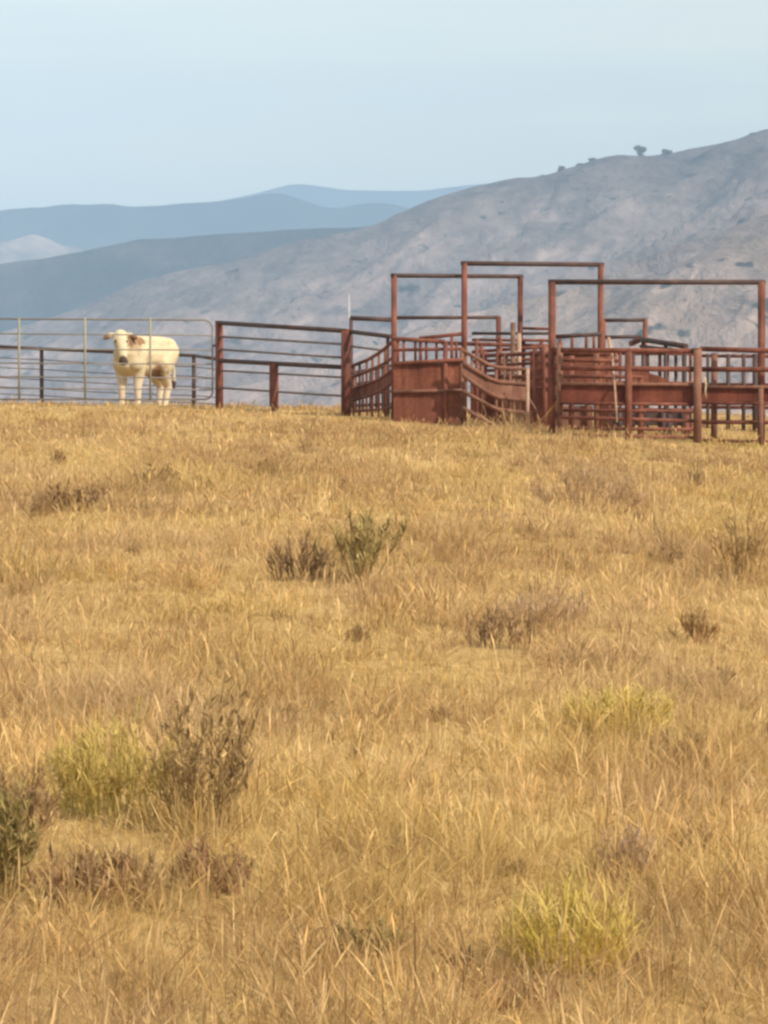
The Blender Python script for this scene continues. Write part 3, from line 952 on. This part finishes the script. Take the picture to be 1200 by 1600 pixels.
# ---- right front fence, two bays
D = 45.3
def bay(label, x0, x1, ytop, ys2, band, ylow, ybot, d0, d1, matb):
    root = thing('sheet_fence', label, 'fence', base_at((x0 + x1) / 2, (d0 + d1) / 2))
    rail(root, (x0, ytop[0], d0), (x1, ytop[1], d1), .040)
    rail(root, (x0, ys2[0], d0), (x1, ys2[1], d1), .042)
    sheet(root, [(x0, band[2], d0 + .04), (x1, band[3], d1 + .04), (x1, band[1], d1 + .04), (x0, band[0], d0 + .04)], matb, nx=10)
    rail(root, (x0, band[0] - 1, d0), (x1, band[1] - 1, d1), .028, M_DULL)
    rail(root, (x0, band[2] + 1, d0), (x1, band[3] + 1, d1), .026)
    rail(root, (x0, ylow[0], d0), (x1, ylow[1], d1), .030)
    rail(root, (x0, ybot[0], d0), (x1, ybot[1], d1), .026)
    return root

g = bay('near fence bay with deep red sheet band between ladder post and thick post', 876, 1088, (547, 548.5), (575, 577), (601, 602, 629, 631), (652, 658), (679, 684), 45.3, 45.1, M_BAND)
add_post(g, 982, 45.2, 549, .058, M_RUST)
add_post(g, 1090, 45.05, 544.5, .066, M_DULL)
g = bay('near fence bay with red sheet band right of the thick post', 1094, 1290, (545, 551), (577, 578), (606, 606, 629, 630), (660, 660), (688, 692), 45.3, 45.2, M_BAND)
add_post(g, 1116, 45.5, 553, .050, M_DULL)
add_post(g, 1189, 45.1, 606, .040, M_DULL, 'short_post')

o = MB().tube([W(1101, 590, 45.0), W(1103, 600, 44.98), W(1102, 612, 44.97), W(1104, 622, 44.98)], .018, 7, .009).build('rope', M_ROPE, None)
tag(o, 'frayed pale rope end hanging beside the thick fence post', 'rope')
m = MB(); m.tube([W(951, 528, 46.2), W(957, 560, 46.0)], .03, 8, .024)
m.tube([W(957, 560, 46.0), W(961, 610, 45.0), W(964, 660, 44.85)], .018, 8, .014)
o = m.build('wooden_pole', M_PALEWOOD, None); tag(o, 'pale thin pole leaning across the red sheet band', 'pole')

# ---- weathered posts behind the pens
g = MB(); g.tube(post(801.5, 49.4, 504, .05), .042, 9)
tag(g.build('wooden_post', M_WOOD, None), 'dark weathered post with a pointed top between the narrow and the widest archways', 'post')
g = MB(); g.tube(post(811, 49.6, 521, .05), .040, 9)
tag(g.build('wooden_post', M_PALEWOOD, None), 'pale weathered post beside the dark pointed post', 'post')

# ---- alley fences behind (solid lower boards seen between rails)
D = 50.2
g = thing('sheet_fence', 'alley wall with sheet darkened for inner shade behind the dropping rail panel', 'fence', base_at(795, D))
sheet(g, [(738, 700, D + .6), (860, 700, D), (860, 582, D), (738, 586, D + .6)], M_BAND)  # deeper red here stands in for the shade inside the alley
for y0, y1, r in ((521, 513, .028), (531, 524, .026), (548, 541, .03), (563, 560, .03), (577, 578, .03)):
    rail(g, (738 if y0 > 540 else 738, y0 + (0 if y0 < 540 else 2), D + .6), (862, y1 + (8 if y1 < 530 else 0), D), r, M_RUST if y0 > 530 else M_DARK)
for x in (745, 782, 818, 846):
    add_post(g, x, D + .3, 530, .034)

D = 49.0
g = thing('sheet_fence', 'solid plated squeeze chute side behind the double post', 'fence', base_at(900, D))
sheet(g, [(828, 640, D + .5), (862, 640, D + .4), (862, 556, D + .4), (828, 548, D + .5)], M_SHEET)
sheet(g, [(866, 598, D), (960, 598, D), (960, 556, D), (866, 552, D)], M_SHEET)
rail(g, (818, 513, D + 1.5), (860, 514, D + 1.2), .026, M_RUST)
rail(g, (868, 526, D), (940, 522, D), .036, M_DARK)
rail(g, (868, 551, D), (962, 552, D), .045, M_RUST)
uprights(g, [875, 894, 916, 928], D, D, 868, 940, (526, 523), (551, 551), .026)
for x in (868, 918, 946, 960):
    add_post(g, x, D + .05, 545, .05, M_DULL)
sheet(g, [(868, 668, D + .1), (926, 668, D + .1), (926, 634, D + .1), (868, 634, D + .1)], M_DULL)

g = thing('pipe_fence', 'crossed middle rails of the sorting pen behind the dropping panel', 'fence', base_at(800, 48.9))
for y0, y1, r in ((556, 551, .036), (572, 566, .03), (588, 590, .034), (606, 604, .03)):
    rail(g, (752, y0, 49.5), (861, y1, 48.6), r, M_RUST)
for x, yt in ((757, 549), (779, 546), (790, 552), (836, 545), (852, 540)):
    add_post(g, x, 49.5 - (x - 752) / 109 * .9, yt, .042, M_RUST if x != 790 else M_DULL, cap=False)
g = thing('pipe_fence', 'low rails and short posts of an inner pen behind the near sheet band', 'fence', base_at(980, 47.4))
for y, r, x1 in ((563, .03, 966), (588, .03, 1004), (641, .028, 1086), (669, .03, 1086)):
    rail(g, (880, y, 47.6), (x1, y + (x1 - 880) / 103, 47.6 - (x1 - 880) / 515), r, M_RUST)
for x, yt, m in ((893, 556, M_RUST), (932, 552, M_DULL), (951, 556, M_RUST), (1001, 588, M_RUST), (1046, 640, M_DARK), (1073, 641, M_RUST)):
    add_post(g, x, 47.6 - (x - 880) / 206 * .4 + .03, yt, .045, m, cap=False)

# ---- small back frame and gate at the right rear
D = 52.5
g = thing('pipe_archway', 'small dark pipe archway standing right of the tallest one', 'archway', base_at(976, D))
add_post(g, 943, D, 499, .04, cap=False); add_post(g, 1008, D, 498, .042, cap=False)
rail(g, (941, 500.5, D), (1010, 500, D), .034, M_DARK, 'crossbar')
rail(g, (945, 527, D), (1003, 526, D), .034, M_DARK)

g = thing('pipe_gate', 'dark pipe gate sloping down to the right behind the near fence', 'gate', base_at(1035, 51))
rail(g, (1001, 530, 51.6), (1072, 541, 50.2), .048, M_DARK)
rail(g, (1001, 530, 51.6), (986, 537, 51.9), .05, M_RUST, 'brace')
rail(g, (1001, 541, 51.6), (1072, 549, 50.2), .03, M_DARK)
for x, y in ((1005, 531), (1040, 536), (1070, 541)):
    add_post(g, x, 51.6 - (x - 1001) / 71 * 1.4, y, .034, M_DARK)

# ---- rear mesh like panels seen through the right fence
D = 51.0
g = thing('pipe_fence', 'rear railing with close upright bars seen through the near fence', 'fence', base_at(1050, D))
for y, r in ((552, .03), (575, .03), (598, .03), (622, .03), (640, .034), (662, .03)):
    rail(g, (962, y, D), (1092, y + 1, D - .2), r, M_RUST)
for x in (969, 990, 1012, 1031, 1043, 1056, 1068, 1079):
    add_post(g, x, D - .05, 551, .03, M_RUST if x % 2 else M_DARK, 'upright', cap=False)
sheet(g, [(985, 602, D - 1.3), (1042, 612, D - 1.3), (1042, 592, D - 1.3), (985, 573, D - 1.3)], M_SHEET, name='sheet_panel')

D = 53.0
g = thing('pipe_fence', 'open rear railing at the far right of the pens', 'fence', base_at(1200, D))
for y, r in ((556, .03), (577, .034), (600, .028), (636, .034), (659, .04)):
    rail(g, (1092, y, D), (1320, y + 2, D), r, M_RUST)
for x, r in ((1106, .03), (1138, .038), (1162, .036), (1180, .05), (1222, .04), (1262, .04), (1302, .04)):
    add_post(g, x, D - .04, 553, r, M_DARK, 'upright', cap=False)

# ---- made-up trough shape standing in for dark shadowed clutter under the rails
g = thing('dark_clutter', 'low dark made-up shape standing for shadowed clutter on the ground behind the near fence', 'clutter', base_at(1030, 48.4))
sheet(g, [(955, 663, 48.4), (1080, 665, 48.4), (1080, 642, 48.4), (955, 641, 48.4)], M_DARK, .03, 'clutter_side', 4, .0)
for x in (968, 1002, 1036, 1068):
    a, b = W(x, 690, 48.35), W(x, 641, 48.35); b.x = a.x
    MB().tube([a, b], .04, 8).build('leg', M_DARK, g)


# ------------------------------------------------------------------ cow
def build_cow():
    fx, fy = -math.sin(R(30)), -math.cos(R(30))          # heading: towards the camera and to the left
    foot = W(203, 634, 54.0)
    ox, oy = foot.x - fx * .43, foot.y - fy * .43
    oz = gz(foot.x, foot.y) - .045
    root_loc = Vector((ox, oy, oz))

    def L(f, s, z):
        return Vector((fx * f - fy * s, fy * f + fx * s, z))
    S = 1.0
    balls = []

    def chain(pts, flat=(1, 1, 1)):
        for (a, ra), (b, rb) in zip(pts, pts[1:]):
            n = max(2, int((b - a).length / (min(ra, rb) * .28)) + 1)
            for k in range(n + 1):
                t = k / n
                balls.append((a.lerp(b, t), ra + (rb - ra) * t))
    # trunk, two parallel chains give a rib cage deeper than wide
    for dz, rr in ((.0, 1.0),):
        chain([(L(-.66, 0, 1.06), .20), (L(-.48, 0, 1.035), .265), (L(-.2, 0, .965), .285), (L(.10, 0, .955), .272), (L(.36, 0, .94), .285), (L(.55, 0, .95), .215)])
    chain([(L(-.62, -.11, 1.12), .15), (L(-.4, -.10, 1.14), .15), (L(.3, -.06, 1.13), .15)])
    chain([(L(-.62, .11, 1.12), .15), (L(-.4, .10, 1.14), .15), (L(.3, .06, 1.13), .15)])
    for sg in (-1, 1):
        chain([(L(.30, sg * .10, 1.14), .13), (L(.38, sg * .19, .95), .155), (L(.46, sg * .16, .78), .15)])       # shoulder
        chain([(L(-.46, sg * .22, 1.17), .085), (L(-.62, sg * .16, 1.12), .11), (L(-.72, sg * .10, 1.05), .10)])  # hip bone to pin bone
    chain([(L(-.22, 0, .80), .235), (L(.1, 0, .80), .20), (L(.4, 0, .76), .20), (L(.55, 0, .80), .16)])                 # chest and brisket
    chain([(L(.34, 0, 1.15), .16), (L(.47, 0, 1.10), .20), (L(.58, .0, 1.13), .175), (L(.67, .005, 1.17), .14)])  # neck
    chain([(L(.52, 0, .86), .14), (L(.60, 0, 1.0), .13)])                                     # dewlap
    # head turned to the camera: face direction mostly towards -Y
    poll = L(.70, .01, 1.265)
    cam = Vector((root_loc.x * -1, root_loc.y * -1, 0)).normalized()
    sidev = Vector((-cam.y, cam.x, 0))      # towards photo right
    if sidev.x < 0: sidev = -sidev
    def Hd(a, s, z):
        return poll + (cam * a + sidev * s + Vector((0, 0, z))) * 1.13
    chain([(Hd(-.02, 0, .0), .115), (Hd(.07, .01, -.10), .115), (Hd(.15, .025, -.22), .088), (Hd(.21, .04, -.34), .072), (Hd(.235, .045, -.40), .076)])
    chain([(Hd(.02, -.06, -.02), .06), (Hd(.06, -.065, -.1), .058)]); chain([(Hd(.02, .075, -.02), .06), (Hd(.06, .085, -.1), .058)])
    chain([(Hd(.04, 0, -.14), .09), (Hd(.1, .02, -.3), .065)])
    balls.append((Hd(.20, .085, -.405), .045)); balls.append((Hd(.20, .005, -.405), .045))
    ears = []
    for sg in (-1, 1):
        pts = [(Hd(-.03, sg * .10, .02), .034), (Hd(-.03, sg * .16, .008), .05), (Hd(-.02, sg * .215, -.02), .048), (Hd(-.01, sg * .265, -.055), .022)]
        chain(pts); ears.append(Hd(-.02, sg * .22, -.02))
    # legs
    hoofs = []
    for sg, df in ((-1, .02), (1, -.03)):
        chain([(L(.38, sg * .15, .90), 0.180), (L(.40 + df, sg * .155, .70), 0.138), (L(.40 + df, sg * .155, .56), 0.102), (L(.42 + df, sg * .15, .37), 0.074),
               (L(.42 + df, sg * .15, .33), 0.070), (L(.41 + df, sg * .15, .15), 0.052), (L(.42 + df, sg * .15, .09), 0.060), (L(.45 + df, sg * .15, .035), 0.067)])
    for sg, df in ((-1, -.11), (1, .12)):
        chain([(L(-.52, sg * .13, 1.0), 0.240), (L(-.46 + df, sg * .17, .78), 0.198), (L(-.48 + df, sg * .165, .62), 0.132), (L(-.64 + df, sg * .155, .45), 0.082),
               (L(-.65 + df, sg * .155, .39), 0.070), (L(-.60 + df, sg * .15, .15), 0.053), (L(-.58 + df, sg * .15, .09), 0.060), (L(-.55 + df, sg * .15, .035), 0.067)])
    chain([(L(-.36, 0, .66), .09), (L(-.28, 0, .64), .07)])                                          # udder
    # tail
    chain([(L(-.76, 0, 1.2), .05), (L(-.86, .02, 1.1), .035), (L(-.88, .04, .85), .026), (L(-.87, .06, .62), .028), (L(-.85, .07, .5), .045), (L(-.84, .08, .38), .022)])

    bm = bmesh.new()
    for c, r in balls:
        bmesh.ops.create_icosphere(bm, subdivisions=2, radius=r, matrix=Matrix.Translation(c))
    me0 = bpy.data.meshes.new('cow_balls'); bm.to_mesh(me0); bm.free()
    tmp = bpy.data.objects.new('cow_tmp', me0); COL.objects.link(tmp)
    rm = tmp.modifiers.new('r', 'REMESH'); rm.mode = 'VOXEL'; rm.voxel_size = .0145; rm.use_smooth_shade = True
    sm = tmp.modifiers.new('s', 'SMOOTH'); sm.factor = .5; sm.iterations = 4
    dg = bpy.context.evaluated_depsgraph_get()
    me = bpy.data.meshes.new_from_object(tmp.evaluated_get(dg))
    bpy.data.objects.remove(tmp); bpy.data.meshes.remove(me0)
    co = np.empty(len(me.vertices) * 3); me.vertices.foreach_get('co', co); co = co.reshape(-1, 3)
    cream = np.array([.545, .455, .30]); white = np.array([.60, .50, .37]); brown = np.array([.19, .105, .055]); dark = np.array([.07, .04, .03])
    f = co[:, 0] * fx + co[:, 1] * fy; s = -co[:, 0] * fy + co[:, 1] * fx; z = co[:, 2]
    col = np.repeat(cream[None], len(co), 0)
    n1 = fbm(f * 5 + 3, s * 5 + z * 4, 71, 4); n2 = fbm(f * 16, z * 16 + s * 9, 73, 3)
    col = col * (.74 + .28 * n2 + .26 * n1)[:, None]
    def blend(k, c):
        nonlocal col
        k = np.clip(k, 0, 1)[:, None]; col = col * (1 - k) + c * k
    blend((.62 - z) * 5, white)
    def blob(c, r, soft=.25, w=.35):
        dd = np.linalg.norm(co - np.array(c), axis=1) / r + w * (n2 - .5)
        return (1 - dd) / soft
    m_tip = Hd(.265, .045, -.40)
    blend(blob(m_tip, .115, .3, .2), dark)
    for e in ears: blend(blob(e, .085, .4, .2), brown)
    for sg in (-1, 1): blend(blob(Hd(.115, .015 + sg * .088, -.09), .034, .3, 0), dark)
    blend(blob(L(.52, .12, 1.06), .21, .6, .7) * .75, np.array([.33, .23, .125]))
    blend((.26 - z) * 2.5 * n1, np.array([.40, .29, .17]))
    blend(blob(L(.60, .14, 1.18), .13, .35, .8), brown)          # brown patches on the near side of the neck
    blend(blob(L(.36, .20, 1.17), .10, .35, .8), brown * 1.3)
    blend(blob(L(-.2, .13, .66), .24, .5, .6) * .9, brown)    # shade beneath the flank, painted brown into the coat
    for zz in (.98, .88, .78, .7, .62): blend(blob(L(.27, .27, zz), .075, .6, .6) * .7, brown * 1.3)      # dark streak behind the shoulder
    blend(blob(L(-.845, .075, .44), .11, .4, .2), dark)
    blend((.062 - z) / .015, dark)
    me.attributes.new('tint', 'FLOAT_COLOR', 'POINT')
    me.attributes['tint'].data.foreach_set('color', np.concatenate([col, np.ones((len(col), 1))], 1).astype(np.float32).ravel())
    m, nt, out = new_mat('cow_coat')
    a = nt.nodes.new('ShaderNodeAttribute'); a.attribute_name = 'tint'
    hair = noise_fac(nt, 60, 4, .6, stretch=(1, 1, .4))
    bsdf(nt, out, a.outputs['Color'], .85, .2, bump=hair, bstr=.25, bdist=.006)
    me.materials.clear()
    o = link_mesh('cow', me, m)
    o.location = root_loc
    o.scale = (1.055, 1.055, 1.055)
    tag(o, 'cream coloured cow facing the camera behind the grey gate', 'cow')
    return o


build_cow()

# ------------------------------------------------------------------ haze
bm = bmesh.new()
bmesh.ops.create_cube(bm, size=1.0)
hz0, hz1 = -64.0, 630.0
for v in bm.verts:
    v.co = Vector((v.co.x * 19000, 9500 * (v.co.y + .5) - 9500 * (.5 - v.co.y), hz0 + (hz1 - hz0) * (v.co.z + .5)))
me = bpy.data.meshes.new('haze'); bm.to_mesh(me); bm.free()
hm, nt, out = new_mat('haze')
pv = nt.nodes.new('ShaderNodeVolumePrincipled')
pv.inputs['Color'].default_value = (.46, .69, 1.0, 1)
pv.inputs['Density'].default_value = 2.95e-4
pv.inputs['Anisotropy'].default_value = -0.3
pv.inputs['Density Attribute'].default_value = ''
pv.inputs['Temperature Attribute'].default_value = ''
try: pv.inputs['Color Attribute'].default_value = ''
except Exception: pass
nt.links.new(pv.outputs[0], out.inputs['Volume'])
tag(link_mesh('haze', me, hm), kind='stuff')

# ------------------------------------------------------------------ sky, sun, camera
SUN_EL, SUN_AZ = R(40), R(130)        # azimuth measured from +Y (view direction) towards +X (right)
w = bpy.data.worlds.new('World'); sc.world = w; w.use_nodes = True
nt = w.node_tree
bg = nt.nodes['Background']
sky = nt.nodes.new('ShaderNodeTexSky'); sky.sky_type = 'NISHITA'; sky.sun_disc = False
sky.sun_elevation = SUN_EL; sky.sun_rotation = SUN_AZ
sky.air_density = 1.0; sky.dust_density = 3.0; sky.ozone_density = 1.0; sky.altitude = 600
# thin high cloud: a pale veil over the clear sky, slightly streaked
tc = nt.nodes.new('ShaderNodeTexCoord'); mp = nt.nodes.new('ShaderNodeMapping'); mp.inputs['Scale'].default_value = (1.2, 1.2, 9)
mp.inputs['Rotation'].default_value = (0, R(7), 0)
nt.links.new(tc.outputs['Generated'], mp.inputs['Vector'])
cn = nt.nodes.new('ShaderNodeTexNoise'); cn.inputs['Scale'].default_value = 3.2; cn.inputs['Detail'].default_value = 5
nt.links.new(mp.outputs['Vector'], cn.inputs['Vector'])
veil = ramp(nt, cn.outputs['Fac'], [(.33, (.58, .58, .58)), (.67, (.90, .90, .90))])
sp = nt.nodes.new('ShaderNodeSeparateXYZ'); nt.links.new(tc.outputs['Generated'], sp.inputs[0])
lift = ramp(nt, sp.outputs['Z'], [(.0, (1, 1, 1)), (.05, (1, 1, 1)), (.18, (.5, .5, .5))])
nt.links.new(mixc(nt, mixc(nt, 1.0, veil, lift, 'MULTIPLY'), sky.outputs[0], (9.3, 8.1, 4.9)), bg.inputs['Color'])
bg.inputs['Strength'].default_value = .15

sl = bpy.data.lights.new('sun', 'SUN'); sl.energy = 3.9; sl.angle = R(.53); sl.color = (1, .91, .78)
so = bpy.data.objects.new('sun', sl); COL.objects.link(so)
sd = Vector((math.sin(SUN_AZ) * math.cos(SUN_EL), math.cos(SUN_AZ) * math.cos(SUN_EL), math.sin(SUN_EL)))
so.rotation_euler = sd.to_track_quat('Z', 'Y').to_euler()

cam = bpy.data.cameras.new('camera'); co_ = bpy.data.objects.new('camera', cam); COL.objects.link(co_)
co_.location = (0, 0, EYE); co_.rotation_euler = (math.pi / 2 - PITCH, 0, 0)
cam.sensor_fit = 'HORIZONTAL'; cam.sensor_width = 36; cam.lens = 36 * F / 1200
cam.clip_start = .1; cam.clip_end = 80000
sc.camera = co_

sc.view_settings.view_transform = 'Standard'; sc.view_settings.look = 'None'
sc.view_settings.exposure = 0.64; sc.view_settings.gamma = 1; sc.view_settings.use_curve_mapping = False
sc.render.engine = 'CYCLES'
sc.cycles.use_denoising = True
sc.cycles.max_bounces = 6; sc.cycles.volume_bounces = 0
sc.cycles.filter_width = 2.7
